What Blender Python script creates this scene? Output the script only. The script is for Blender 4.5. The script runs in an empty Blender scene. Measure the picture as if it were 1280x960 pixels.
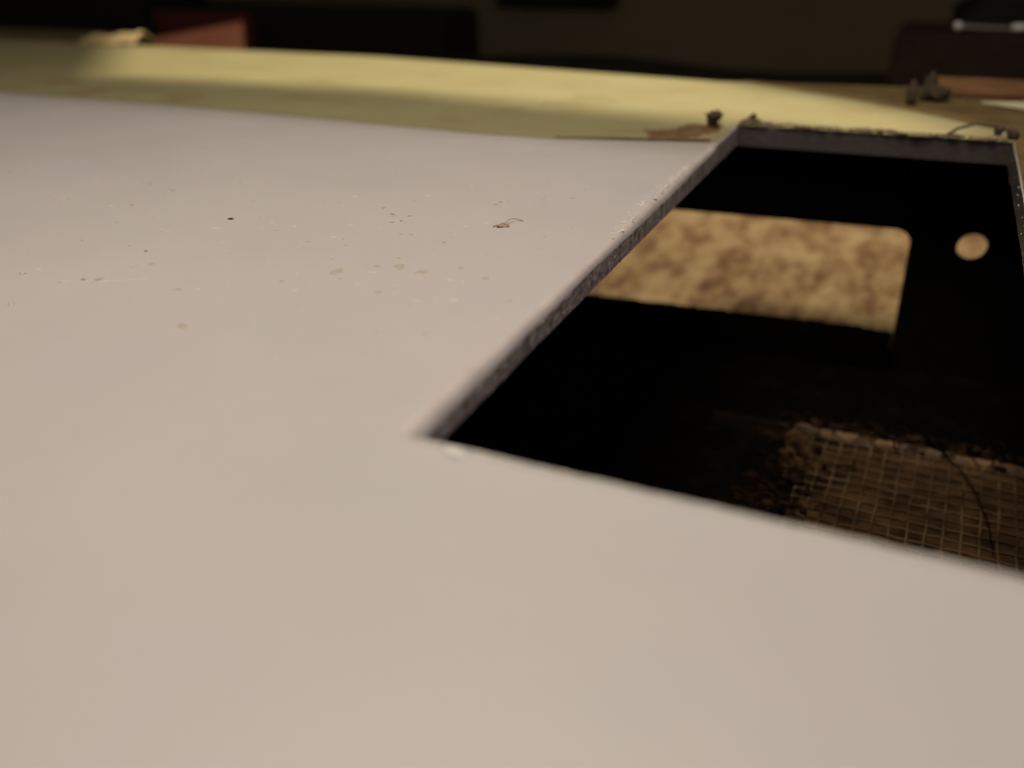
import bpy, bmesh, math, random
from mathutils import Vector, Matrix, noise

S = bpy.context.scene
COL = S.collection
random.seed(11)
ZP = 0.045                       # height of the panel's top face above the bench

# ------------------------------------------------------------------ camera
cam = bpy.data.cameras.new('camera')
cam.sensor_width = 36.0
cam.lens = 30.8
cam.clip_start = 0.002
cam.clip_end = 50.0
cam.dof.use_dof = True
cam.dof.focus_distance = 0.094
cam.dof.aperture_fstop = 16.5
co = bpy.data.objects.new('camera', cam)
COL.objects.link(co)
RC = ((0.910563, -0.178435, 0.372875), (0.412853, 0.43767, -0.798748), (-0.020671, 0.881253, 0.472193))
co.matrix_world = Matrix.Translation((0, 0, ZP + 0.030)) @ Matrix(RC).to_4x4()
S.camera = co

# ------------------------------------------------------------------ world, lamps, exposure
W = bpy.data.worlds.new('World')
S.world = W
W.use_nodes = True
W.node_tree.nodes['Background'].inputs[0].default_value = (1.0, 0.82, 0.62, 1)
W.node_tree.nodes['Background'].inputs[1].default_value = 0.075
S.view_settings.view_transform = 'Standard'
S.view_settings.look = 'None'
S.view_settings.exposure = 0.0
S.view_settings.gamma = 1.0
S.render.engine = 'CYCLES'
S.cycles.use_denoising = True
S.cycles.max_bounces = 6


def lamp(name, kind, loc, power, colour, aim=None, **kw):
    l = bpy.data.lights.new(name, kind)
    l.energy = power
    l.color = colour
    for k, v in kw.items():
        setattr(l, k, v)
    o = bpy.data.objects.new(name, l)
    COL.objects.link(o)
    o.location = loc
    if aim is not None:
        o.rotation_euler = (Vector(aim) - Vector(loc)).to_track_quat('-Z', 'Y').to_euler()
    return o


# broad warm room lamp overhead, and the small bulb inside the added light mask, out of view
lamp('room_lamp', 'AREA', (-0.046, 0.058, 0.225), 0.325, (1.0, 0.865, 0.70), aim=(-0.046, 0.058, 0.0), shape='DISK', size=0.11)
lamp('side_lamp', 'AREA', (0.19, -0.07, 0.24), 0.115, (0.78, 0.81, 1.0), aim=(0.01, 0.04, 0.045), shape='DISK', size=0.12)
BULB = Vector((-0.06, 0.28, ZP + 0.33))
lamp('added_patch_bulb', 'POINT', BULB, 7.0, (1.0, 0.84, 0.58), shadow_soft_size=0.0016)


# ------------------------------------------------------------------ helpers
def mat(name, build):
    m = bpy.data.materials.new(name)
    m.use_nodes = True
    nt = m.node_tree
    b = nt.nodes['Principled BSDF']
    build(nt, b)
    return m


def N(nt, typ, **kw):
    n = nt.nodes.new(typ)
    for k, v in kw.items():
        if k in n.inputs.keys():
            n.inputs[k].default_value = v
        else:
            setattr(n, k, v)
    return n


def coords(nt, scale=(1, 1, 1)):
    tc = N(nt, 'ShaderNodeTexCoord')
    mp = N(nt, 'ShaderNodeMapping')
    mp.inputs['Scale'].default_value = scale
    nt.links.new(tc.outputs['Object'], mp.inputs['Vector'])
    return mp.outputs['Vector']


def ramp(nt, fac, stops):
    r = N(nt, 'ShaderNodeValToRGB')
    el = r.color_ramp.elements
    el[0].position, el[0].color = stops[0][0], (*stops[0][1], 1)
    el[1].position, el[1].color = stops[-1][0], (*stops[-1][1], 1)
    for p, c in stops[1:-1]:
        e = el.new(p)
        e.color = (*c, 1)
    nt.links.new(fac, r.inputs['Fac'])
    return r.outputs['Color']


def noise_fac(nt, vec, scale, detail=4, rough=0.55):
    n = N(nt, 'ShaderNodeTexNoise')
    n.inputs['Scale'].default_value = scale
    n.inputs['Detail'].default_value = detail
    n.inputs['Roughness'].default_value = rough
    nt.links.new(vec, n.inputs['Vector'])
    return n.outputs['Fac']


def bump(nt, b, fac, dist, strength=1.0, prev=None):
    bp = N(nt, 'ShaderNodeBump')
    bp.inputs['Distance'].default_value = dist
    bp.inputs['Strength'].default_value = strength
    nt.links.new(fac, bp.inputs['Height'])
    if prev is not None:
        nt.links.new(prev, bp.inputs['Normal'])
    nt.links.new(bp.outputs['Normal'], b.inputs['Normal'])
    return bp.outputs['Normal']


def mottled(name, stops, scale, detail=5, rough=0.55, roughness=0.7, bdist=0.0, bscale=None, stretch=(1, 1, 1), spec=0.5, metallic=0.0):
    def build(nt, b):
        v = coords(nt, stretch)
        nt.links.new(ramp(nt, noise_fac(nt, v, scale, detail, rough), stops), b.inputs['Base Color'])
        b.inputs['Roughness'].default_value = roughness
        b.inputs['Metallic'].default_value = metallic
        b.inputs['Specular IOR Level'].default_value = spec
        if bdist:
            bump(nt, b, noise_fac(nt, v, bscale or scale * 3, 4, 0.6), bdist)
    return mat(name, build)


def panel_build(nt, b):
    v = coords(nt)
    big = noise_fac(nt, v, 40, 8, 0.72)
    col = ramp(nt, big, [(0.3, (0.500, 0.482, 0.482)), (0.5, (0.520, 0.494, 0.492)), (0.7, (0.524, 0.490, 0.508))])
    # thin scuffed grime: stretched noise lets a little warm dirt through
    v2 = coords(nt, (1.0, 3.2, 1.0))
    gr = noise_fac(nt, v2, 900, 3, 0.6)
    mk = N(nt, 'ShaderNodeMath', operation='MULTIPLY')
    gm = ramp(nt, gr, [(0.60, (0, 0, 0)), (0.72, (1, 1, 1))])
    nt.links.new(gm, mk.inputs[0])
    area = ramp(nt, noise_fac(nt, v, 45, 3, 0.6), [(0.45, (0, 0, 0)), (0.68, (0.30, 0.30, 0.30))])
    nt.links.new(area, mk.inputs[1])
    mx = N(nt, 'ShaderNodeMix', data_type='RGBA')
    nt.links.new(mk.outputs[0], mx.inputs[0])
    nt.links.new(col, mx.inputs[6])
    mx.inputs[7].default_value = (0.40, 0.34, 0.27, 1)
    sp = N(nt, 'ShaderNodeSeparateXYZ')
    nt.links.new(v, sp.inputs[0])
    my = N(nt, 'ShaderNodeMapRange', interpolation_type='SMOOTHSTEP')  # soft shade toward the tape edge, painted into the base colour
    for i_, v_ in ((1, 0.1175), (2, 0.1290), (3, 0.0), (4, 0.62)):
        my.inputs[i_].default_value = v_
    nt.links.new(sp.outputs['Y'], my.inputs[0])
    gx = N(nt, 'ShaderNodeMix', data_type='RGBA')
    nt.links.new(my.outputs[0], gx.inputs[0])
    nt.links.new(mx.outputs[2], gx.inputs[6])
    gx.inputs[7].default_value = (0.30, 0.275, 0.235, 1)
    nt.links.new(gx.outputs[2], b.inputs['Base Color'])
    rr = ramp(nt, noise_fac(nt, v, 60, 4, 0.6), [(0.3, (0.40,) * 3), (0.7, (0.54,) * 3)])
    nt.links.new(rr, b.inputs['Roughness'])
    n1 = bump(nt, b, noise_fac(nt, v, 260, 3, 0.5), 0.00004, 0.8)
    bump(nt, b, noise_fac(nt, v2, 1300, 4, 0.65), 0.000022, 0.9, n1)


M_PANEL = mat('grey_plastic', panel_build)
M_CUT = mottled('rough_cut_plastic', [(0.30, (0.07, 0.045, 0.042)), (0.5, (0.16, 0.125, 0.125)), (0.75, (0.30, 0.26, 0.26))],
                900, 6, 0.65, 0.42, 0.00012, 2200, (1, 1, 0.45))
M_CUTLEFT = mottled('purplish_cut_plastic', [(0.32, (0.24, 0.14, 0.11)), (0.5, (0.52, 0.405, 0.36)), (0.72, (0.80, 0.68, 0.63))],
                    900, 6, 0.65, 0.42, 0.00012, 2200, (1, 1, 0.45))  # paler copy of the cut plastic, brightening the unlit left face
M_CUTDARK = mottled('dirty_shaded_cut_plastic', [(0.30, (0.068, 0.056, 0.052)), (0.5, (0.080, 0.068, 0.065)), (0.75, (0.094, 0.082, 0.080))],
                    300, 6, 0.65, 0.42, 0.00010, 2200, (1, 1, 0.45))  # dirt, and shade on the right and far cuts put into the colour
M_FLECK = mottled('pale_fleck', [(0.3, (0.53, 0.50, 0.46)), (0.7, (0.68, 0.65, 0.60))], 1500, 3, 0.5, 0.5)
M_BEVEL = mottled('freshly_cut_bevel', [(0.3, (0.51, 0.455, 0.43)), (0.7, (0.61, 0.55, 0.525))], 220, 6, 0.6, 0.45, 0.00003, 1800)
M_BURR = mottled('pale_plastic_burr', [(0.3, (0.60, 0.56, 0.50)), (0.7, (0.80, 0.76, 0.70))], 1500, 3, 0.5, 0.5, 0.00003)
M_TAPE = mottled('yellow_crepe_tape', [(0.30, (0.246, 0.206, 0.106)), (0.44, (0.264, 0.238, 0.124)), (0.56, (0.272, 0.252, 0.132)), (0.74, (0.292, 0.268, 0.150))],
                 110, 5, 0.6, 0.75, 0.00005, 700, (0.6, 1, 1), 0.3)
M_STAIN = mottled('greenish_stain', [(0.3, (0.19, 0.18, 0.085)), (0.7, (0.25, 0.225, 0.105))], 500, 4, 0.6, 0.8)
M_STAINB = mottled('brownish_stain', [(0.3, (0.22, 0.155, 0.070)), (0.7, (0.26, 0.205, 0.095))], 300, 4, 0.6, 0.8)
M_DIRT = mottled('rusty_dirt', [(0.3, (0.075, 0.036, 0.012)), (0.7, (0.20, 0.115, 0.045))], 700, 5, 0.6, 0.85, 0.0002)
M_RIMDUST = mottled('brown_saw_dust', [(0.3, (0.055, 0.035, 0.020)), (0.5, (0.13, 0.09, 0.05)), (0.7, (0.24, 0.18, 0.10))], 300, 4, 0.6, 0.8)
M_LINT = mottled('dark_brown_lint', [(0.36, (0.004, 0.002, 0.001)), (0.52, (0.016, 0.008, 0.004)), (0.72, (0.040, 0.021, 0.010))], 220, 4, 0.6, 0.9, 0, None, (1, 1, 1), 0.05)
M_SHADESTRIP = mottled('near_black_shade_strip', [(0.3, (0.0014, 0.0011, 0.0008)), (0.7, (0.0030, 0.0022, 0.0015))], 500, 4, 0.6, 1.0, 0, None, (1, 1, 1), 0.0)
M_GLOSS = mottled('pale_burr_and_glint', [(0.3, (0.84, 0.82, 0.76)), (0.7, (0.90, 0.88, 0.83))], 500, 2, 0.5, 0.18)
M_DARKCRUMB = mottled('dark_crumb', [(0.3, (0.030, 0.018, 0.010)), (0.7, (0.085, 0.055, 0.030))], 900, 4, 0.6, 0.8, 0.0001)
M_BROWNCRUMB = mottled('brown_crumb', [(0.3, (0.28, 0.19, 0.12)), (0.7, (0.44, 0.34, 0.25))], 1400, 4, 0.6, 0.7, 0.00005)
M_PIT = mottled('grime_in_pit', [(0.3, (0.22, 0.18, 0.14)), (0.7, (0.36, 0.31, 0.25))], 1500, 3, 0.5, 0.8)
M_SPOT = mottled('faint_brown_spot', [(0.3, (0.40, 0.335, 0.265)), (0.7, (0.47, 0.42, 0.36))], 1500, 3, 0.5, 0.7)
M_BLACK = mottled('black_metal', [(0.3, (0.0030, 0.0026, 0.0022)), (0.7, (0.006, 0.005, 0.004))], 200, 4, 0.6, 0.75, 0.00003, 900, (1, 1, 1), 0.12)
M_FLOORBLACK = mottled('near_black_metal', [(0.42, (0.0012, 0.0010, 0.0008)), (0.58, (0.0030, 0.0018, 0.0012)), (0.78, (0.012, 0.0065, 0.0035))],
                      180, 6, 0.65, 0.9, 0.0002, 700, (1, 1, 1), 0.05)  # near-black mottled colour of the case floor
def bench_build(nt, b):
    v = coords(nt, (1.0, 0.42, 1.0))
    a = N(nt, 'ShaderNodeMath', operation='MULTIPLY_ADD')
    nt.links.new(noise_fac(nt, v, 125, 4, 0.6), a.inputs[0])
    a.inputs[1].default_value = 0.55
    h = N(nt, 'ShaderNodeMath', operation='MULTIPLY')
    nt.links.new(noise_fac(nt, v, 430, 5, 0.68), h.inputs[0])
    h.inputs[1].default_value = 0.45
    nt.links.new(h.outputs[0], a.inputs[2])
    c = ramp(nt, a.outputs[0], [(0.36, (0.060, 0.024, 0.014)), (0.45, (0.125, 0.068, 0.034)), (0.50, (0.190, 0.127, 0.065)), (0.60, (0.275, 0.204, 0.116))])
    nt.links.new(c, b.inputs['Base Color'])
    b.inputs['Roughness'].default_value = 0.75
    b.inputs['Specular IOR Level'].default_value = 0.25
    bump(nt, b, a.outputs[0], 0.0006)


M_BENCH = mat('mottled_bench', bench_build)
M_BACK = mottled('brown_scrap_backing', [(0.34, (0.010, 0.005, 0.002)), (0.50, (0.046, 0.024, 0.010)), (0.72, (0.090, 0.050, 0.022))],
                 160, 5, 0.6, 0.9, 0.0002, 900, (1, 1, 1), 0.1)
M_STRAND = mottled('tan_strand', [(0.34, (0.026, 0.015, 0.007)), (0.50, (0.070, 0.044, 0.021)), (0.68, (0.125, 0.080, 0.040))], 190, 4, 0.6, 0.8, 0, None, (1, 1, 1), 0.2)
M_LITBAND = mottled('orange_brown_lit_band', [(0.36, (0.016, 0.008, 0.004)), (0.52, (0.085, 0.044, 0.018)), (0.68, (0.17, 0.095, 0.040))], 240, 4, 0.6, 0.8, 0.0001)
M_HAIR = mottled('black_fibre', [(0.3, (0.003, 0.002, 0.0015)), (0.7, (0.007, 0.005, 0.003))], 400, 2, 0.5, 1.0, 0, None, (1, 1, 1), 0.0)
M_WALL = mottled('dark_wall', [(0.3, (0.092, 0.077, 0.043)), (0.7, (0.124, 0.105, 0.060))], 6, 4, 0.55, 0.8, 0.0006, 90, (1, 1, 1), 0.2)
M_DARKBOX = mottled('matt_black_board', [(0.3, (0.006, 0.006, 0.004)), (0.7, (0.013, 0.011, 0.008))], 40, 4, 0.6, 0.8, 0.0002, 300, (1, 1, 1), 0.15)
M_REDSHADE = mottled('shaded_red_card', [(0.3, (0.040, 0.008, 0.005)), (0.7, (0.066, 0.013, 0.008))], 60, 4, 0.6, 0.7, 0.0001, 400, (1, 1, 1), 0.2)  # red card with its shade put into a dark colour
M_REDLIT = mottled('lit_red_card', [(0.3, (0.62, 0.23, 0.125)), (0.7, (0.76, 0.31, 0.18))], 80, 4, 0.6, 0.7, 0.0001, 400, (1, 1, 1), 0.2)  # same card as lit, the light put into a pale colour
M_CREAM = mottled('cream_paper', [(0.3, (0.30, 0.22, 0.10)), (0.7, (0.55, 0.44, 0.24))], 120, 4, 0.6, 0.85, 0.0002)
M_PALELIGHT = mottled('pale_light_patch', [(0.3, (0.50, 0.47, 0.30)), (0.7, (0.62, 0.58, 0.38))], 160, 4, 0.6, 0.8, 0.0001)
M_BROWN = mottled('brown_sheet', [(0.3, (0.060, 0.042, 0.016)), (0.7, (0.11, 0.078, 0.032))], 90, 4, 0.6, 0.85, 0.0002)
M_SHADESHEET = mottled('olive_brown_shade', [(0.3, (0.115, 0.070, 0.028)), (0.5, (0.150, 0.105, 0.042)), (0.7, (0.175, 0.128, 0.050))], 140, 4, 0.6, 0.85, 0.0001, 500, (1, 1, 1), 0.2)
M_RUST = mottled('orange_brown_strip', [(0.3, (0.14, 0.065, 0.022)), (0.7, (0.24, 0.125, 0.048))], 160, 4, 0.6, 0.8, 0.0002)
M_PLUM = mottled('dark_plum_plastic', [(0.3, (0.014, 0.010, 0.008)), (0.7, (0.024, 0.017, 0.013))], 120, 4, 0.6, 0.9, 0.0001, 400, (1, 1, 1), 0.08)
M_GLINT = mottled('white_glint', [(0.3, (0.85, 0.80, 0.74)), (0.7, (0.90, 0.86, 0.80))], 300, 3, 0.5, 0.6, 0, None, (1, 1, 1), 0.3)
M_SHAFT = mottled('dull_steel', [(0.3, (0.20, 0.18, 0.16)), (0.7, (0.32, 0.29, 0.26))], 300, 3, 0.5, 0.7, 0, None, (1, 1, 1), 0.3, 0.0)
M_MASK = mottled('mask_black', [(0.3, (0.010, 0.010, 0.010)), (0.7, (0.016, 0.016, 0.016))], 60, 3, 0.5, 0.6)


def mesh_obj(name, bm, m, parent=None, smooth=False, loc=None):
    bm.normal_update()
    me = bpy.data.meshes.new(name)
    bm.to_mesh(me)
    bm.free()
    for mm in (m if isinstance(m, (list, tuple)) else [m]):
        me.materials.append(mm)
    if smooth:
        for p in me.polygons:
            p.use_smooth = True
    o = bpy.data.objects.new(name, me)
    COL.objects.link(o)
    if parent is not None:
        o.parent = parent
    if loc is not None:
        o.location = loc
    return o


def empty(name, loc=(0, 0, 0), rz=0.0):
    o = bpy.data.objects.new(name, None)
    o.empty_display_size = 0.005
    COL.objects.link(o)
    o.location = loc
    o.rotation_euler = (0, 0, rz)
    return o


def tag(o, label=None, cat=None, group=None, kind=None):
    if label:
        o['label'] = label
    if cat:
        o['category'] = cat
    if group:
        o['group'] = group
    if kind:
        o['kind'] = kind
    return o


def box(bm, x0, x1, y0, y1, z0, z1, bev=0.0, M=None):
    r = bmesh.ops.create_cube(bm, size=1.0)
    vs = r['verts']
    for v in vs:
        v.co = Vector(((x0 + x1) / 2 + v.co.x * (x1 - x0), (y0 + y1) / 2 + v.co.y * (y1 - y0), (z0 + z1) / 2 + v.co.z * (z1 - z0)))
    if bev:
        es = list({e for v in vs for e in v.link_edges})
        bmesh.ops.bevel(bm, geom=es, offset=bev, segments=3, profile=0.5, affect='EDGES')
    if M is not None:
        for v in bm.verts:
            v.co = M @ v.co
    return bm


def tube(bm, pts, r, n=6, r1=None, cap=True):
    pts = [Vector(p) for p in pts]
    rings = []
    up = Vector((0.13, 0.21, 0.97))
    for i, p in enumerate(pts):
        t = (pts[min(i + 1, len(pts) - 1)] - pts[max(i - 1, 0)]).normalized()
        a = t.cross(up)
        if a.length < 1e-6:
            a = t.cross(Vector((1, 0, 0)))
        a.normalize()
        b = t.cross(a)
        rr = r if r1 is None else r + (r1 - r) * i / (len(pts) - 1)
        rings.append([bm.verts.new(p + (a * math.cos(2 * math.pi * k / n) + b * math.sin(2 * math.pi * k / n)) * rr) for k in range(n)])
    for A, B in zip(rings, rings[1:]):
        for k in range(n):
            bm.faces.new((A[k], A[(k + 1) % n], B[(k + 1) % n], B[k]))
    if cap:
        bm.faces.new(rings[0][::-1])
        bm.faces.new(rings[-1])


def lump(bm, c, size, seed, sub=2, rough=0.45, freq=1.6):
    """An uneven crumb resting on its base at c; size = (sx, sy, sz) full extents."""
    r = bmesh.ops.create_icosphere(bm, subdivisions=sub, radius=0.5)
    off = Vector((seed * 3.17, seed * 1.73, seed * 0.91))
    for v in r['verts']:
        d = v.co.normalized()
        k = 1.0 + rough * noise.noise(d * freq + off) + 0.5 * rough * noise.noise(d * freq * 2.7 + off)
        p = v.co * k
        p.z = max(p.z, -0.38)
        v.co = Vector((c[0] + p.x * size[0], c[1] + p.y * size[1], c[2] + (p.z + 0.38) * size[2]))


def sheet(bm, pts, z0, z1, rag=0.0, seed=1, sub=6):
    """A flat ragged piece from an outline, thickness z0..z1."""
    out = []
    for i, p in enumerate(pts):
        q = pts[(i + 1) % len(pts)]
        for k in range(sub):
            t = k / sub
            x, y = p[0] + (q[0] - p[0]) * t, p[1] + (q[1] - p[1]) * t
            if rag:
                x += rag * noise.noise(Vector((x * 900, y * 900, seed)))
                y += rag * noise.noise(Vector((x * 900, y * 900, seed + 7.7)))
            out.append((x, y))
    lo = [bm.verts.new((x, y, z0)) for x, y in out]
    hi = [bm.verts.new((x, y, z1)) for x, y in out]
    f = bm.faces.new(hi)
    g = bm.faces.new(lo[::-1])
    n = len(out)
    for k in range(n):
        bm.faces.new((lo[k], lo[(k + 1) % n], hi[(k + 1) % n], hi[k]))
    if f.normal.z < 0:
        pass
    bmesh.ops.recalc_face_normals(bm, faces=bm.faces)
    bmesh.ops.triangulate(bm, faces=[x for x in bm.faces if len(x.verts) > 4])


def fn(x, y=0.0, z=0.0):
    return noise.noise(Vector((x, y, z)))


# ------------------------------------------------------------------ setting: bench top, wall
bm = bmesh.new()
bmesh.ops.create_grid(bm, x_segments=1, y_segments=1, size=1.5)
tag(mesh_obj('bench_top', bm, M_BENCH), 'mottled tan and brown bench top seen through the black window', kind='structure')

bm = bmesh.new()
box(bm, -1.5, 1.0, 0.47, 0.49, 0.0, 0.8)
wall = mesh_obj('back_wall', bm, M_WALL)
tag(wall, 'dark olive brown wall across the top of the picture', kind='structure')

# ------------------------------------------------------------------ the open black case below the panel
case = empty('black_case', (0, 0, 0))
tag(case, 'black metal case under the grey panel with a cut window and round screw hole', 'case')
bm = bmesh.new()
box(bm, -0.24, 0.10, -0.11, 0.152, 0.001, 0.0035)
mesh_obj('case_floor', bm, M_FLOORBLACK, case)
for x0, x1 in ((-0.2425, -0.2402), (0.1002, 0.1025)):
    bm = bmesh.new()
    box(bm, x0, x1, -0.11, 0.150, 0.001, 0.0405)
    mesh_obj('side_panel', bm, M_BLACK, case)
bm = bmesh.new()
box(bm, -0.2425, 0.1025, -0.1125, -0.1102, 0.001, 0.0405)
mesh_obj('front_panel', bm, M_BLACK, case)


def back_panel():
    cu = bpy.data.curves.new('back_panel', 'CURVE')
    cu.dimensions = '2D'
    cu.fill_mode = 'BOTH'
    cu.extrude = 0.0006
    cu.bevel_depth = 0.0002
    cu.bevel_resolution = 1

    def loop(pts):
        s = cu.splines.new('POLY')
        s.points.add(len(pts) - 1)
        for p, q in zip(s.points, pts):
            p.co = (q[0], q[1], 0, 1)
        s.use_cyclic_u = True
    loop([(-0.25, 0.0012), (0.11, 0.0012), (0.11, 0.0408), (-0.25, 0.0408)])
    # window: rounded upper right corner
    r = 0.0028
    x1, z1, z0 = 0.0020, 0.0277, 0.0050
    w = [(-0.078, z0), (x1 + 0.0003, z0)]
    for k in range(9):
        a = math.radians(90 * k / 8)
        w.append((x1 - r + r * math.cos(a), z1 - r + r * math.sin(a)))
    w += [(-0.078, z1 + 0.0003)]
    loop(w)
    c = (0.01112, 0.02545)
    loop([(c[0] + 0.00250 * math.cos(2 * math.pi * k / 40), c[1] + 0.00250 * math.sin(2 * math.pi * k / 40)) for k in range(40)])
    tmp = bpy.data.objects.new('tmp', cu)
    COL.objects.link(tmp)
    dg = bpy.context.evaluated_depsgraph_get()
    me = bpy.data.meshes.new_from_object(tmp.evaluated_get(dg))
    COL.objects.unlink(tmp)
    bpy.data.objects.remove(tmp)
    me.name = 'back_panel'
    me.materials.clear()
    me.materials.append(M_BLACK)
    o = bpy.data.objects.new('back_panel', me)
    COL.objects.link(o)
    o.parent = case
    o.location = (0, 0.155, 0)
    o.rotation_euler = (math.radians(90), 0, math.radians(4.28))
    return o


back_panel()

# dark uneven strip put in for the shade over the lower part of the window
fo = bmesh.new()
n = 90
top, bot = [], []
rows = []
for i in range(n + 1):
    x = -0.082 + 0.0838 * i / n
    zt = 0.0098 + 0.0002 * fn(x * 300) + 0.00025 * fn(x * 900, 3) - 0.0006 * max(0.0, (x + 0.004) / 0.006)
    y = 0.155 + 0.0746 * x - 0.0011
    rows.append([fo.verts.new(p) for p in ((x, y - 0.0042, 0.0036), (x, y - 0.0040 + 0.0003 * fn(x * 500, 1), zt - 0.0010),
                                           (x, y - 0.0030, zt), (x, y - 0.0004, zt), (x, y, zt - 0.0008), (x, y, 0.0036))])
for A, B in zip(rows, rows[1:]):
    for k in range(5):
        fo.faces.new((A[k], B[k], B[k + 1], A[k + 1]))
fo.faces.new(rows[0])
fo.faces.new(rows[-1][::-1])
bmesh.ops.recalc_face_normals(fo, faces=fo.faces)
tag(mesh_obj('shade_strip', fo, M_SHADESTRIP, smooth=True), 'dark strip with an uneven top painting the shade along the bottom of the window', 'shade strip')

# ------------------------------------------------------------------ scrap of woven mesh on the case floor
scrap = empty('mesh_scrap', (0, 0, 0.0036))
tag(scrap, 'frayed brown mesh scrap with square weave lying inside the case', 'mesh scrap')
bm = bmesh.new()
sheet(bm, [(-0.0105, 0.1235), (0.004, 0.1252), (0.030, 0.1242), (0.036, 0.085), (0.010, 0.082), (-0.006, 0.088), (-0.0075, 0.100), (-0.0058, 0.106), (-0.0098, 0.113)],
      0.0, 0.0004, 0.0016, 3, 10)
mesh_obj('backing', bm, M_BACK, scrap)
PITCH = 0.0021
skew = 0.03
for d in (0, 1):
    k = 0
    while True:
        u = (-0.0072 if d == 0 else 0.086) + PITCH * k
        if (d == 0 and u > 0.034) or (d == 1 and u > 0.1238):
            break
        bm = bmesh.new()
        pts = []
        lo, hi = ((0.084, 0.1232 + 0.0012 * fn(u * 700, 2)) if d == 0 else (-0.0068 + 0.0018 * fn(u * 600, 5), 0.033))
        m = 26
        for i in range(m + 1):
            t = lo + (hi - lo) * i / m
            wob = 0.00026 * fn(t * 190, u * 260) + 0.00010 * fn(t * 800, u * 900)
            zz = 0.00055 + 0.00009 * math.sin(math.pi * (t / PITCH + k + d))
            if d == 0:
                pts.append((u + wob + skew * (t - 0.1), t, zz))
            else:
                pts.append((t, u + wob - 0.014 * t, zz))
        tube(bm, pts, 0.00020 + 0.00005 * fn(u * 3000, 4), 5)
        mesh_obj('strand', bm, M_STRAND, scrap, True)
        k += 1
# brighter far band, its light put into the colour
bm = bmesh.new()
rows = []
for i in range(61):
    x = -0.0094 + 0.043 * i / 60
    yc = 0.1236 + 0.0004 * fn(x * 300, 9) - 0.014 * x
    wv = 0.0012 + 0.0009 * fn(x * 420, 4) + 0.0005 * fn(x * 1500, 8)
    rows.append([bm.verts.new((x, yc + wv * math.cos(a), 0.0004 + 0.0006 * max(0, math.sin(a)) + 0.00012 * fn(x * 1500, a))) for a in [math.pi * k / 6 for k in range(7)]])
for A, B in zip(rows, rows[1:]):
    for k in range(6):
        bm.faces.new((A[k], A[k + 1], B[k + 1], B[k]))
bmesh.ops.recalc_face_normals(bm, faces=bm.faces)
mesh_obj('lit_band', bm, M_LITBAND, scrap, True)

bm = bmesh.new()
rnd = random.Random(31)
for k in range(300):
    t = rnd.random()
    if rnd.random() < 0.55:
        x, y = rnd.gauss(-0.0096, 0.0030), rnd.uniform(0.092, 0.1225)
    else:
        x, y = rnd.uniform(-0.012, 0.030), rnd.gauss(0.1249, 0.0013)
    z0 = 0.0036 + (0.0010 if x > -0.0095 else 0.0)
    if rnd.random() < 0.5:
        s = rnd.uniform(0.0004, 0.0015)
        lump(bm, (x, y, z0 - 0.0001), (s * rnd.uniform(0.8, 2), s, s * 0.5), k, 1, 0.9)
    else:
        a = rnd.uniform(0, 6.28)
        l = rnd.uniform(0.0012, 0.0035)
        tube(bm, [(x + l * u * math.cos(a + u * 0.9), y + l * u * math.sin(a + u * 0.9), z0 + 0.0004 * math.sin(u * 3)) for u in (0, 0.25, 0.5, 0.75, 1)], 0.00011, 4)
tag(mesh_obj('brown_lint', bm, M_LINT), 'dark brown lint and grit along the frayed border of the mesh scrap', 'lint', kind='stuff')

bm = bmesh.new()
hp = [Vector(p) for p in ((0.0070, 0.1290, 0.0040), (0.0096, 0.1262, 0.0050), (0.0122, 0.1216, 0.0050), (0.0148, 0.1162, 0.0050), (0.0168, 0.1085, 0.0050), (0.0174, 0.0990, 0.0050))]
hq = []
for a, b in zip(hp, hp[1:]):
    for k in range(6):
        p = a.lerp(b, k / 6)
        hq.append((p.x + 0.0006 * fn(p.y * 260, 1), p.y + 0.0004 * fn(p.y * 500, 2), p.z))
tube(bm, hq, 0.00018, 6, 0.00008)
tag(mesh_obj('dark_wire', bm, M_HAIR, smooth=True), 'dark thin wire curving across the brown mesh scrap', 'wire')

# ------------------------------------------------------------------ grey panel with its cut-out
panel = empty('grey_panel', (0, 0, ZP))
tag(panel, 'light grey plastic panel with a rough sawn rectangular opening', 'panel')
TH = 0.0034


def th(y):
    return 0.0026 + 0.0006 * (y - 0.0417) / 0.1017


XL, XR, YN, YF = -0.02665, 0.0123, 0.04165, 0.1434
HOLE = [(XL - 0.0002, YN), (XR - 0.0004, YN + 0.0001), (XR, YF + 0.0004), (XL + 0.0003, YF - 0.0002)]
OUTER = [(-0.42, -0.16), (0.16, -0.16), (0.16, 0.192), (-0.42, 0.1932)]
FAR = [(0.16, 0.192), (0.0425, 0.1896), (-0.0069, 0.1850), (-0.0377, 0.1812), (-0.0735, 0.1859), (-0.1227, 0.1925), (-0.2141, 0.1925), (-0.42, 0.1932)]


def far_y(x):
    for (xa, ya), (xb, yb) in zip(FAR, FAR[1:]):
        if xb <= x <= xa:
            return ya + (yb - ya) * (x - xa) / (xb - xa)
    return FAR[-1][1]


def hole_ring():
    """Points round the opening with outward-in normals; denser where it shows."""
    pts = []
    for i in range(4):
        a, b = Vector(HOLE[i]), Vector(HOLE[(i + 1) % 4])
        d = (b - a).normalized()
        nrm = Vector((-d.y, d.x))            # into the opening
        m = (110, 180, 110, 260)[i]
        for k in range(m):
            t = k / m
            pts.append((a + (b - a) * t, nrm, i, t))
    return pts


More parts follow.
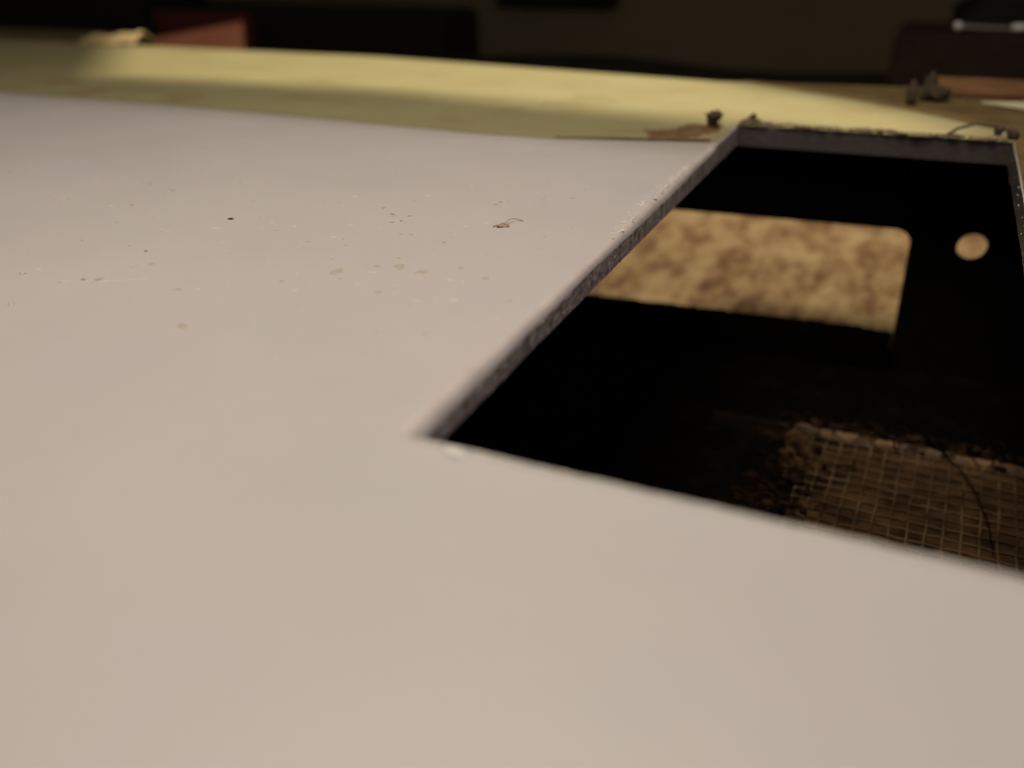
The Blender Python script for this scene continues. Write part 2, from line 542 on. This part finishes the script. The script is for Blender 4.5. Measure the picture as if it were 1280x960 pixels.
ring = hole_ring()
NR = len(ring)
bm = bmesh.new()
cut = bmesh.new()
prof = []          # rows of verts from flat top into the rounded rim
for j, (p, nrm, side, t) in enumerate(ring):
    s = p.x * 1.0 + p.y * 1.0
    wob = 0.00010 * fn(s * 160, side * 9) + 0.00003 * fn(s * 700, side * 5) + (0.00002 if p.y < 0.08 else 0.00005) * fn(s * 2600, side * 3)
    ends = min(1.0, min(t, 1 - t) * 40)
    # broader broken bevel along the middle of the left side, soft round rim on the near side
    w = {0: 0.00030, 1: 0.0001, 2: 0.00012, 3: 0.00072}[side]
    if side == 3:
        w += 0.0005 * max(0.0, 1 - (p.y - YN) / 0.035)
        if p.y > 0.128:
            w *= 0.35
        w += 0.0003 * max(0, math.sin(math.pi * min(1, max(0, (p.y - 0.078) / 0.040)))) * (0.75 + 0.7 * fn(p.y * 1100, 4))
    c = p + nrm * wob * ends
    row = []
    for k, (a, z) in enumerate(((-2.2 * w, 0.0), (-w, 0.0 if side != 0 else 0.00004), (-0.55 * w, -0.10 * w), (-0.15 * w, -0.42 * w), (0.0, -w))):
        jit = (0.00001 if c.y < 0.08 else 0.00004) * fn(p.x * 3000 + k * 7, p.y * 3000, side)
        row.append((c.x + nrm.x * a, c.y + nrm.y * a, z + (jit if k > 1 else 0)))
    prof.append((row, c, nrm, side, w, s))
vr = [[bm.verts.new(q) for q in row] for row, *_ in prof]
for j in range(NR):
    A, B = vr[j], vr[(j + 1) % NR]
    for k in range(4):
        f_ = bm.faces.new((A[k], A[k + 1], B[k + 1], B[k]))
        if prof[j][3] == 3 and k > 0 and prof[j][1].y < 0.128:
            f_.material_index = 1
# outer border, one vertex per ring vertex
outer = []
for j, (p, nrm, side, t) in enumerate(ring):
    a, b = Vector(OUTER[side]), Vector(OUTER[(side + 1) % 4])
    q = a + (b - a) * t
    if side == 2 or (side == 3 and t == 0):
        q.y = far_y(q.x)
    outer.append(q)
prev = [vr[j][0] for j in range(NR)]
for f in (0.03, 0.12, 0.4, 1.0):
    cur = []
    for j in range(NR):
        b0 = Vector(prof[j][0][0][:2])
        q = b0 + (outer[j] - b0) * f
        cur.append(bm.verts.new((q.x, q.y, 0.0)))
    for j in range(NR):
        bm.faces.new((prev[j], prev[(j + 1) % NR], cur[(j + 1) % NR], cur[j]))
    prev = cur
edge_lo = [bm.verts.new((v.co.x, v.co.y, -th(v.co.y))) for v in prev]
for j in range(NR):
    bm.faces.new((prev[j], prev[(j + 1) % NR], edge_lo[(j + 1) % NR], edge_lo[j]))
under = [bm.verts.new((c.x, c.y, -th(c.y))) for _, c, *_ in prof]
for j in range(NR):
    bm.faces.new((edge_lo[j], edge_lo[(j + 1) % NR], under[(j + 1) % NR], under[j]))
bmesh.ops.recalc_face_normals(bm, faces=bm.faces)
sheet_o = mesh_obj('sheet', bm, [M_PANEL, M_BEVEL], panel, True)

# sawn inner faces of the opening, one per side
starts = {}
for j in range(NR):
    starts.setdefault(prof[j][3], []).append(j)
LAB = {0: 'near sawn edge of the opening', 1: 'right sawn edge with tiny glints', 2: 'far sawn edge, dark grey', 3: 'left sawn edge, rough and purplish grey'}
for side, js in starts.items():
    cb = bmesh.new()
    js = js + [(js[-1] + 1) % NR]
    rows = []
    for j in js:
        row, c, nrm, sd, w, s = prof[j]
        nrm = prof[js[0]][2]
        base = Vector(row[-1])
        col = []
        K = 9
        for k in range(K + 1):
            z = base.z + (-th(base.y) - base.z) * k / K
            push = 0.0
            if 0 < k < K:
                push = (0.00009 * fn(s * 2200, z * 1500, side) + 0.00007 * fn(s * 700, z * 6000, side + 5)) * (0.35 if side == 2 else 1.0)
            elif k == K:
                push = 0.00005 * fn(s * 900, 2, side)
            col.append(cb.verts.new((base.x + nrm.x * push, base.y + nrm.y * push, z)))
        rows.append(col)
    for A, B in zip(rows, rows[1:]):
        for k in range(len(A) - 1):
            cb.faces.new((A[k], A[k + 1], B[k + 1], B[k]))
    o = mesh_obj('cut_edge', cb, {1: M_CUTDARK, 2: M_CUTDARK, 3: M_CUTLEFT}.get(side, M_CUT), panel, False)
    o['label'] = LAB[side]

# tiny broken shavings left standing along the left and far rims
bm = bmesh.new()
rnd = random.Random(4)
for k in range(150):
    y = 0.0835 + 0.034 * (rnd.random() ** 0.8)
    x = XL - 0.0004 - 0.0011 * rnd.random() * (0.4 + max(0, math.sin(math.pi * (y - 0.08) / 0.036)))
    s = rnd.uniform(0.00008, 0.00034)
    lump(bm, (x, y, -0.00004), (s * rnd.uniform(0.7, 1.8), s * rnd.uniform(0.7, 1.8), s * rnd.uniform(0.3, 0.6)), k, 1, 0.9)
for k in range(7):
    y = rnd.uniform(0.08, 0.128)
    s = rnd.uniform(0.0001, 0.00025)
    lump(bm, (XL + 0.00002, y, -th(y) - 0.0001), (s, s * 2, s * 2), k + 300, 1, 0.9)
mesh_obj('edge_shavings', bm, M_BURR, panel)['kind'] = 'stuff'

bm = bmesh.new()
rp = []
for k in range(161):
    t = k / 160
    x = XL + 0.0006 + (XR - XL - 0.0008) * t
    rp.append((x, YN - 0.00035 + 0.00012 * fn(x * 500, 4) + 0.0001 * fn(x * 160, 7), -0.00002 + 0.00004 * fn(x * 900, 2)))
tube(bm, rp, 0.00022, 8)  # light on the near rim put in as a paler tube
mesh_obj('rim_light', bm, M_FLECK, panel, True)['label'] = 'pale strip that paints light along the near rim'

# scuffs, pits and spots in the panel's face
def flat_lump(name, x, y, sx, sy, sz, m, seed, parent=panel, z=0.0, rot=0.0):
    bm = bmesh.new()
    lump(bm, (0, 0, 0), (sx, sy, sz), seed, 2, 0.8, 1.9)
    o = mesh_obj(name, bm, m, parent, True)
    o.location = (x, y, z - 0.15 * sz)
    o.rotation_euler.z = rot
    return o


def disc(name, x, y, sx, sy, m, seed, parent=panel, z=0.0, rot=0.0):
    bm = bmesh.new()
    c = bm.verts.new((0, 0, 0.000020))
    rim = []
    for k in range(22):
        a = 2 * math.pi * k / 22
        r = 0.5 * (1 + 0.75 * fn(math.cos(a) * 1.3 + seed * 2.3, math.sin(a) * 1.3, seed))
        rim.append(bm.verts.new((sx * r * math.cos(a), sy * r * math.sin(a), 0.000006)))
    for k in range(22):
        bm.faces.new((c, rim[k], rim[(k + 1) % 22]))
    o = mesh_obj(name, bm, m, parent)
    o.location = (x, y, z)
    o.rotation_euler.z = rot
    return o


for i, (x, y, s) in enumerate(((-0.0557, 0.0848, .45), (-0.0534, 0.0831, .6), (-0.0512, 0.0832, .45), (-0.0512, 0.0813, .5), (-0.0519, 0.0805, .45), (-0.0438, 0.0917, .5),
                               (-0.0440, 0.0907, .6), (-0.0853, 0.0752, .5), (-0.0710, 0.0630, .55), (-0.0904, 0.0832, .5), (-0.0852, 0.0819, .5), (-0.0432, 0.0766, .4),
                               (-0.0692, 0.0549, .7), (-0.0706, 0.0545, .6), (-0.0364, 0.0962, .4), (-0.0795, 0.0880, .4))):
    disc('pit', x, y, 0.0007 * s, 0.0012 * s, M_PIT, i, rot=i * 1.3)
for i, (x, y, s) in enumerate(((-0.0488, 0.0652, 1.0), (-0.0438, 0.0687, .95), (-0.0411, 0.0682, .9), (-0.0423, 0.0623, .6), (-0.0381, 0.0705, .5), (-0.0347, 0.0689, .5), (-0.0601, 0.0559, .5),
                               (-0.0675, 0.0603, .55), (-0.0537, 0.0496, .7), (-0.0460, 0.0680, .5))):
    disc('spot', x, y, 0.0011 * s, 0.0016 * s, M_SPOT, i + 40, rot=i * 0.9)
for i, (x, y, sx, sy) in enumerate(((-0.0970, 0.1014, .0012, .0007), (-0.0907, 0.1058, .0009, .0005), (-0.0770, 0.0949, .0008, .0004), (-0.1137, 0.0812, .0010, .0005), (-0.0776, 0.0535, .0009, .0005),
                                    (-0.0820, 0.0490, .0010, .0005), (-0.0528, 0.0826, .0006, .0005), (-0.0506, 0.0809, .0006, .0003), (-0.0840, 0.0855, .0007, .0003), (-0.0477, 0.1059, .0006, .0004),
                                    (-0.0364, 0.1000, .0005, .0003), (-0.0718, 0.0476, .0008, .0005), (-0.0432, 0.0899, .0008, .0003), (-0.0686, 0.0590, .0007, .0004))):
    flat_lump('raised_scuff', x, y, sx * 0.8, sy, 0.00007, M_FLECK, i + 80, rot=0.3 * math.sin(i * 2.1))
# long pale scratch
bm = bmesh.new()
tube(bm, [(-0.0722 + 0.0075 * t, 0.0530 + 0.0038 * t + 0.0004 * fn(t * 9), 0.0) for t in [k / 16 for k in range(17)]], 0.00010, 5, 0.00003)
mesh_obj('scratch', bm, M_BURR, panel, True)
bm = bmesh.new()
rnd = random.Random(9)
for k in range(620):
    y = rnd.gauss(0.083, 0.021)
    x = rnd.uniform(-0.14, -0.030) * (0.5 + y / 0.16)
    if y > 0.124 or y < 0.045 or x > XL - 0.001:
        continue
    s = rnd.uniform(0.00010, 0.00022) * (2.4 if rnd.random() < 0.15 else 1.0)
    lump(bm, (x, y, -s * 0.05), (s * rnd.uniform(1.0, 2.6), s, s * 0.13), k, 1, 0.7)
mesh_obj('dust_flecks', bm, M_FLECK, panel)['kind'] = 'stuff'

bm = bmesh.new()
rnd = random.Random(17)
for k in range(46):
    y = rnd.uniform(0.092, 0.122)
    z = -th(y) * rnd.uniform(0.15, 0.95)
    s = rnd.uniform(0.00008, 0.00028)
    lump(bm, (XR - 0.00005, y, z), (s, s * 1.6, s), k + 500, 1, 0.9)
mesh_obj('glints', bm, M_GLOSS, panel)['kind'] = 'stuff'  # pale lumps that paint the glints on the right cut face

bm = bmesh.new()
rnd = random.Random(77)
for k in range(130):
    y = rnd.gauss(0.080, 0.022)
    x = rnd.uniform(-0.145, -0.030) * (0.5 + y / 0.16)
    if y > 0.123 or y < 0.042 or x > XL - 0.001:
        continue
    s = rnd.uniform(0.00008, 0.00022)
    vs = []
    for q in range(8):
        a = 2 * math.pi * q / 8
        r = s * (1 + 0.5 * fn(q * 1.7, k * 0.9))
        vs.append(bm.verts.new((x + 1.3 * r * math.cos(a), y + r * math.sin(a), 0.000007)))
    bm.faces.new(vs)
mesh_obj('pinholes', bm, M_SPOT, panel)['kind'] = 'stuff'

# glossy burr at the near left corner of the opening
bm = bmesh.new()
lump(bm, (-0.0232, 0.0410, -0.00008), (0.0014, 0.0009, 0.0004), 6, 3, 0.35)
b0 = mesh_obj('corner_burr', bm, M_GLOSS, panel, True)
b0['label'] = 'pale shiny burr on the near rim'

# ------------------------------------------------------------------ things lying on the panel
mote = flat_lump('dark_mote', -0.0699, 0.0749, 0.0007, 0.0004, 0.00018, M_HAIR, 3, None, ZP)
tag(mote, 'tiny black mote alone on the clear grey face', 'mote')

crumb = empty('brown_crumb', (-0.0399, 0.0836, ZP))
tag(crumb, 'small brown crumb with a hooked fibre near the opening', 'crumb')
bm = bmesh.new()
lump(bm, (0, 0, -0.00004), (0.0009, 0.0010, 0.00028), 5, 2, 0.9)
lump(bm, (0.0005, 0.0001, -0.00004), (0.0007, 0.0009, 0.00020), 8, 2, 0.9)
lump(bm, (-0.0005, -0.0003, -0.00004), (0.0005, 0.0006, 0.00016), 9, 2, 0.9)
mesh_obj('grain', bm, M_BROWNCRUMB, crumb, True)
bm = bmesh.new()
tube(bm, [(0.0003, 0.0003, 0.0002), (0.00035, 0.0012, 0.0004), (0.0006, 0.0019, 0.00035), (0.0011, 0.0023, 0.0002), (0.0016, 0.0023, 0.0001)], 0.00005, 5)
mesh_obj('fibre', bm, M_BROWNCRUMB, crumb, True)

# ------------------------------------------------------------------ yellow tape over the far part of the panel
tape = empty('yellow_tape', (0, 0, ZP))
tag(tape, 'pale yellow tape covering the far side of the panel', 'tape')
NEAR = [(-0.40, 0.1276), (-0.2271, 0.1271), (-0.1731, 0.1262), (-0.1304, 0.1268), (-0.0934, 0.1256), (-0.0622, 0.1240), (-0.0492, 0.1246), (-0.0290, 0.1300), (-0.02685, 0.1306)]
HOLE_SIDE = [(-0.02670, 0.1425), (-0.02645, 0.1433)]
RIM = [(-0.0263 + 0.0390 * k / 40, 0.1430 + 0.0005 * k / 40 + 0.00022 * fn(k * 0.7, 3) + 0.0003 * fn(k * 2.1, 6)) for k in range(41)]
RIGHT = [(0.0126, 0.1438), (0.0125, 0.1312), (0.0321, 0.1310), (0.15, 0.131), (0.15, 0.1905)]
FARP = [(x, far_y(x) - 0.0004) for x in (0.10, 0.0425, 0.02, -0.0069, -0.02, -0.0377, -0.055, -0.0735, -0.10, -0.1227, -0.17, -0.2141, -0.30, -0.40)]
bm = bmesh.new()
sheet(bm, NEAR + HOLE_SIDE + RIM + RIGHT + FARP, 0.00003, 0.00016, 0.00016, 2, 4)
mesh_obj('tape_film', bm, M_TAPE, tape)
for i, (x, y, s) in enumerate(((-0.0608, 0.1500, 1.0), (-0.0573, 0.1528, 1.3), (-0.0561, 0.1580, 1.1), (-0.0520, 0.1545, .7), (-0.0650, 0.1430, .8), (-0.1300, 0.1330, 1.6), (-0.1550, 0.1320, 1.8), (-0.1700, 0.1400, 1.5))):
    disc('stain', x, y, 0.0050 * s, 0.0042 * s, M_STAIN if i < 5 else M_STAINB, i + 90, tape, 0.00017)
# brown glue line and smear by the opening
bm = bmesh.new()
pts = []
for k in range(31):
    t = k / 30
    x = -0.050 + 0.0222 * t
    y = 0.1246 + (0.1300 - 0.1246) * t + 0.0001 * fn(t * 20)
    pts.append((x, y, 0.00028))
tube(bm, pts, 0.00008, 6, 0.00026)
mesh_obj('glue_line', bm, M_DIRT, tape, True)

# far rim dirt and hairs
bm = bmesh.new()
for k_, (x_, y_, a_, b_) in enumerate(((-0.0322, 0.1352, 0.0030, 0.0046), (-0.0350, 0.1326, 0.0034, 0.0028), (-0.0304, 0.1380, 0.0026, 0.0038))):
    c_ = bm.verts.new((x_, y_, ZP + 0.00055))
    rim_ = []
    for q_ in range(40):
        t_ = 2 * math.pi * q_ / 40
        r_ = 1 + 0.5 * fn(math.cos(t_) * 1.5 + k_ * 3, math.sin(t_) * 1.5, 2) + 0.25 * fn(math.cos(t_) * 6 + k_, math.sin(t_) * 6, 5)
        rim_.append(bm.verts.new((x_ + a_ * r_ * math.cos(t_), y_ + b_ * r_ * math.sin(t_), ZP + 0.00018)))
    for q_ in range(40):
        bm.faces.new((c_, rim_[q_], rim_[(q_ + 1) % 40]))
tag(mesh_obj('rusty_dirt', bm, M_DIRT, smooth=True), 'rust brown smear of dirt at the upper left corner of the opening', 'dirt')
bm = bmesh.new()
lump(bm, (-0.0297, 0.1390, ZP + 0.0002), (0.0016, 0.0016, 0.0022), 23, 3, 0.5)
lump(bm, (-0.0294, 0.1391, ZP + 0.0013), (0.0022, 0.0022, 0.0017), 21, 3, 0.6)
tag(mesh_obj('dark_crumb', bm, M_DARKCRUMB, smooth=True), 'dark brown knobbed crumb standing up beside the rusty smear', 'crumb')
bm = bmesh.new()
rnd = random.Random(21)
for k in range(190):
    t = rnd.random()
    x = -0.0262 + 0.0375 * t
    tall = 1.0 + 1.6 * math.exp(-((x + 0.0245) / 0.002) ** 2) + 0.9 * math.exp(-((x + 0.007) / 0.003) ** 2)
    s = rnd.uniform(0.0003, 0.0009)
    lump(bm, (x, 0.1436 + rnd.uniform(-0.0004, 0.0010), ZP + 0.0001), (s * 1.9, s, s * 0.55 * tall), k, 1, 0.8)
o = mesh_obj('rim_dust', bm, M_RIMDUST)
tag(o, 'grey brown saw dust caught along the far rim of the opening', 'dust', kind='stuff')
bm = bmesh.new()
lump(bm, (-0.0246, 0.1447, ZP + 0.0002), (0.0013, 0.0013, 0.0016), 33, 2, 0.6)
tag(mesh_obj('dark_grain', bm, M_DARKCRUMB, smooth=True), 'dark grain at the left end of the far rim', 'grain')
bm = bmesh.new()
tube(bm, [(0.0036, 0.1443, ZP + 0.0003), (0.0050, 0.1452, ZP + 0.0012), (0.0072, 0.1462, ZP + 0.0018), (0.0092, 0.1460, ZP + 0.0018), (0.0112, 0.1455, ZP + 0.0014), (0.0124, 0.1446, ZP + 0.0004)], 0.00022, 6)
lump(bm, (0.0104, 0.1457, ZP + 0.0005), (0.0014, 0.0012, 0.0015), 41, 2, 0.7)
lump(bm, (0.0121, 0.1450, ZP + 0.0002), (0.0016, 0.0018, 0.0017), 43, 2, 0.7)
tag(mesh_obj('curled_shaving', bm, M_DARKCRUMB, smooth=True), 'dark curled shaving over the far right corner of the opening', 'shaving')

# small things farther back on the tape, to the right
bm = bmesh.new()
lump(bm, (-0.0024, 0.1661, ZP + 0.0003), (0.0017, 0.0017, 0.0042), 51, 3, 0.4)
tag(mesh_obj('dark_peg', bm, M_DARKCRUMB, smooth=True), 'short dark upright peg of debris on the tape left of the olive lump', 'debris')
bm = bmesh.new()
lump(bm, (0.0012, 0.1712, ZP + 0.0003), (0.0040, 0.0038, 0.0030), 57, 3, 0.8)
lump(bm, (0.0002, 0.1722, ZP + 0.0003), (0.0024, 0.0028, 0.0046), 58, 3, 0.8)
M_OLIVE = mottled('olive_lump', [(0.3, (0.024, 0.018, 0.007)), (0.7, (0.060, 0.044, 0.018))], 500, 4, 0.6, 0.85, 0.0001)
tag(mesh_obj('olive_lump', bm, M_OLIVE, smooth=True), 'blurred olive brown lump on the tape behind the peg', 'debris')
bm = bmesh.new()
sheet(bm, [(-0.0340, 0.1822), (-0.0268, 0.1785), (-0.0200, 0.1742), (-0.0125, 0.1695), (-0.0060, 0.1652), (-0.0010, 0.1615), (0.0042, 0.1566), (0.0128, 0.1490), (0.01245, 0.1440), (0.0123, 0.1130), (0.150, 0.1110), (0.150, 0.1880), (0.020, 0.1862), (-0.0069, 0.1832), (-0.0270, 0.1815)],
      ZP + 0.00020, ZP + 0.00028, 0.0003, 8, 5)  # shade beyond the lit patch, put in as a darker sheet
tag(mesh_obj('brown_sheet', bm, M_SHADESHEET), 'dull brown sheet painting the shade over the right end of the yellow tape', 'shade sheet')
bm = bmesh.new()
sheet(bm, [(0.0085, 0.1697), (0.0150, 0.1655), (0.030, 0.1655), (0.032, 0.1715), (0.016, 0.1720)], ZP + 0.0006, ZP + 0.0009, 0.0002, 5, 5)  # small patch of light put in as a pale sheet
tag(mesh_obj('light_sliver', bm, M_PALELIGHT), 'pale cream sliver painting a patch of light at the right edge of the tape', 'paper')
bm = bmesh.new()
box(bm, 0.0005, 0.040, 0.176, 0.1885, ZP + 0.0004, ZP + 0.0018, 0.0004)
tag(mesh_obj('wood_strip', bm, M_RUST, smooth=False), 'orange brown strip lying at the far right end of the tape', 'strip')

# ------------------------------------------------------------------ blurred things behind the panel
bm = bmesh.new()
box(bm, -0.3711, -0.1983, 0.36, 0.40, 0.0, 0.0372, 0.004)
tag(mesh_obj('black_box', bm, M_DARKBOX, smooth=True), 'low matt black box with rounded corner behind the yellow tape', 'box')

red = empty('red_carton', (0, 0, 0))
tag(red, 'small red carton with a flap coloured as lit in front of the black box', 'carton')
bm = bmesh.new()
box(bm, -0.2850, -0.2400, 0.282, 0.288, 0.0, 0.0442, 0.0012)
mesh_obj('body', bm, M_REDSHADE, red)
bm = bmesh.new()
fl = [(-0.2845, 0.2815, 0.0345), (-0.2400, 0.2815, 0.0415), (-0.2260, 0.2640, 0.0330), (-0.2745, 0.2690, 0.0300)]
hi = [bm.verts.new(p) for p in fl]
lo = [bm.verts.new((p[0], p[1], p[2] - 0.0008)) for p in fl]
bm.faces.new(hi)
bm.faces.new(lo[::-1])
for k in range(4):
    bm.faces.new((lo[k], lo[(k + 1) % 4], hi[(k + 1) % 4], hi[k]))
bmesh.ops.recalc_face_normals(bm, faces=bm.faces)
mesh_obj('flap', bm, M_REDLIT, red)['label'] = 'salmon red flap, its light painted in'

bm = bmesh.new()
box(bm, -0.62, -0.352, 0.34, 0.39, 0.0, 0.062, 0.004)
tag(mesh_obj('black_block', bm, M_DARKBOX, smooth=True), 'tall black block filling the upper left corner', 'block')
bm = bmesh.new()
box(bm, -0.36, -0.2470, 0.206, 0.226, 0.0, 0.0438, 0.0015)
tag(mesh_obj('brown_board', bm, M_BROWN, smooth=False), 'dull brown board behind the left end of the tape', 'board')

bm = bmesh.new()
bmesh.ops.create_grid(bm, x_segments=16, y_segments=10, size=0.5)
for v in bm.verts:
    u, w = v.co.x, v.co.y
    v.co = Vector((-0.2125 + u * 0.021, 0.1955 + w * 0.010, ZP + 0.0003 + 0.0030 * (1 - (2 * w) ** 2) * (0.55 + 0.7 * fn(u * 3.1, w * 2.7, 4)) + 0.0010 * abs(fn(u * 8, w * 8))))
tag(mesh_obj('crumpled_scrap', bm, M_CREAM, smooth=True), 'crumpled cream paper scrap on the far edge left of the red carton', 'paper')
so = bpy.data.objects['crumpled_scrap'].modifiers.new('thick', 'SOLIDIFY')
so.thickness = 0.0002

bm = bmesh.new()
tube(bm, [(-0.40 + 0.42 * k / 30, 0.325 + 0.004 * math.sin(k * 0.4), 0.0135 + 0.0012 * math.sin(k * 0.7)) for k in range(31)], 0.0135, 14)  # long round black strip behind the tape
tag(mesh_obj('black_strip', bm, M_DARKBOX, smooth=True), 'long black strip lying behind the length of the tape', 'hose')

bm = bmesh.new()
box(bm, -0.2204, -0.1533, 0.4625, 0.4698, 0.0325, 0.075, 0.0008)
tag(mesh_obj('wall_box', bm, M_DARKBOX), 'black rectangle fixed on the wall at the top of the picture', 'wall box')

bm = bmesh.new()
box(bm, -0.0105, 0.060, 0.262, 0.290, 0.0, 0.0462, 0.0015)
tag(mesh_obj('plum_box', bm, M_PLUM, smooth=False), 'low dark plum box behind the right end of the tape', 'box')
bm = bmesh.new()
lump(bm, (0.030, 0.310, 0.0), (0.062, 0.026, 0.074), 61, 3, 0.4)
tag(mesh_obj('dark_bundle', bm, M_DARKBOX, smooth=True), 'dim dark bundle standing behind the plum box', 'bundle')
rod = empty('metal_rod', (0.0, 0.268, 0.0462))
tag(rod, 'thin metal rod with its glints painted white on the plum box', 'rod')
bm = bmesh.new()
tube(bm, [(0.0043, 0, 0.0011), (0.0095, 0.0004, 0.0009), (0.0150, 0.0003, 0.0008), (0.0195, 0, 0.0010)], 0.00035, 10)
mesh_obj('shaft', bm, M_SHAFT, rod, True)
bm = bmesh.new()  # highlights at the rod's ends painted as white parts
bmesh.ops.create_uvsphere(bm, u_segments=16, v_segments=10, radius=0.0009, matrix=Matrix.Translation((0.0040, 0, 0.0012)))
mesh_obj('glint_end', bm, M_GLINT, rod, True)
bm = bmesh.new()
tube(bm, [(0.0165, 0, 0.0011), (0.0195, 0, 0.0012)], 0.0007, 12)
mesh_obj('glint_band', bm, M_GLINT, rod, True)

# ------------------------------------------------------------------ added light mask, out of view, its slot cut to the lit patch
PATCH = [(-0.1690, 0.1478), (-0.2350, 0.2165), (-0.2350, 0.2560), (0.06, 0.2560), (0.06, 0.1945), (-0.0345, 0.1900), (-0.0365, 0.1800), (-0.0211, 0.1721), (-0.0069, 0.1639), (0.0031, 0.1551), (0.0102, 0.1445),
         (0.0095, 0.1393), (-0.0294, 0.1441), (-0.0579, 0.1464), (-0.0981, 0.1520)]
masko = empty('light_mask', (BULB.x, BULB.y, BULB.z))
tag(masko, 'added dark light mask, out of view, slotted to shape the light on the tape', 'light mask')
SL = 0.06
k0 = SL / 0.33
cu = bpy.data.curves.new('shade', 'CURVE')  # slotted plate of the added light mask
cu.dimensions = '2D'
cu.fill_mode = 'BOTH'
cu.extrude = 0.0003
for pts in ([(-0.05, -0.05), (0.05, -0.05), (0.05, 0.05), (-0.05, 0.05)], [((x - BULB.x) * k0, (y - BULB.y) * k0) for x, y in PATCH]):
    s = cu.splines.new('POLY')
    s.points.add(len(pts) - 1)
    for p, q in zip(s.points, pts):
        p.co = (q[0], q[1], 0, 1)
    s.use_cyclic_u = True
tmp = bpy.data.objects.new('tmp', cu)
COL.objects.link(tmp)
me = bpy.data.meshes.new_from_object(tmp.evaluated_get(bpy.context.evaluated_depsgraph_get()))
bpy.data.objects.remove(tmp)
me.materials.clear()
me.materials.append(M_MASK)
o = bpy.data.objects.new('mask_plate', me)
COL.objects.link(o)
o.parent = masko
o.location = (0, 0, -SL)
bm = bmesh.new()
r = bmesh.ops.create_cube(bm, size=1.0, matrix=Matrix.Translation((0, 0, -0.0125)) @ Matrix.Diagonal((0.1, 0.1, 0.095, 1)))
bmesh.ops.delete(bm, geom=[f for f in bm.faces if f.normal.z < -0.9], context='FACES')
mesh_obj('shade', bm, M_MASK, masko)
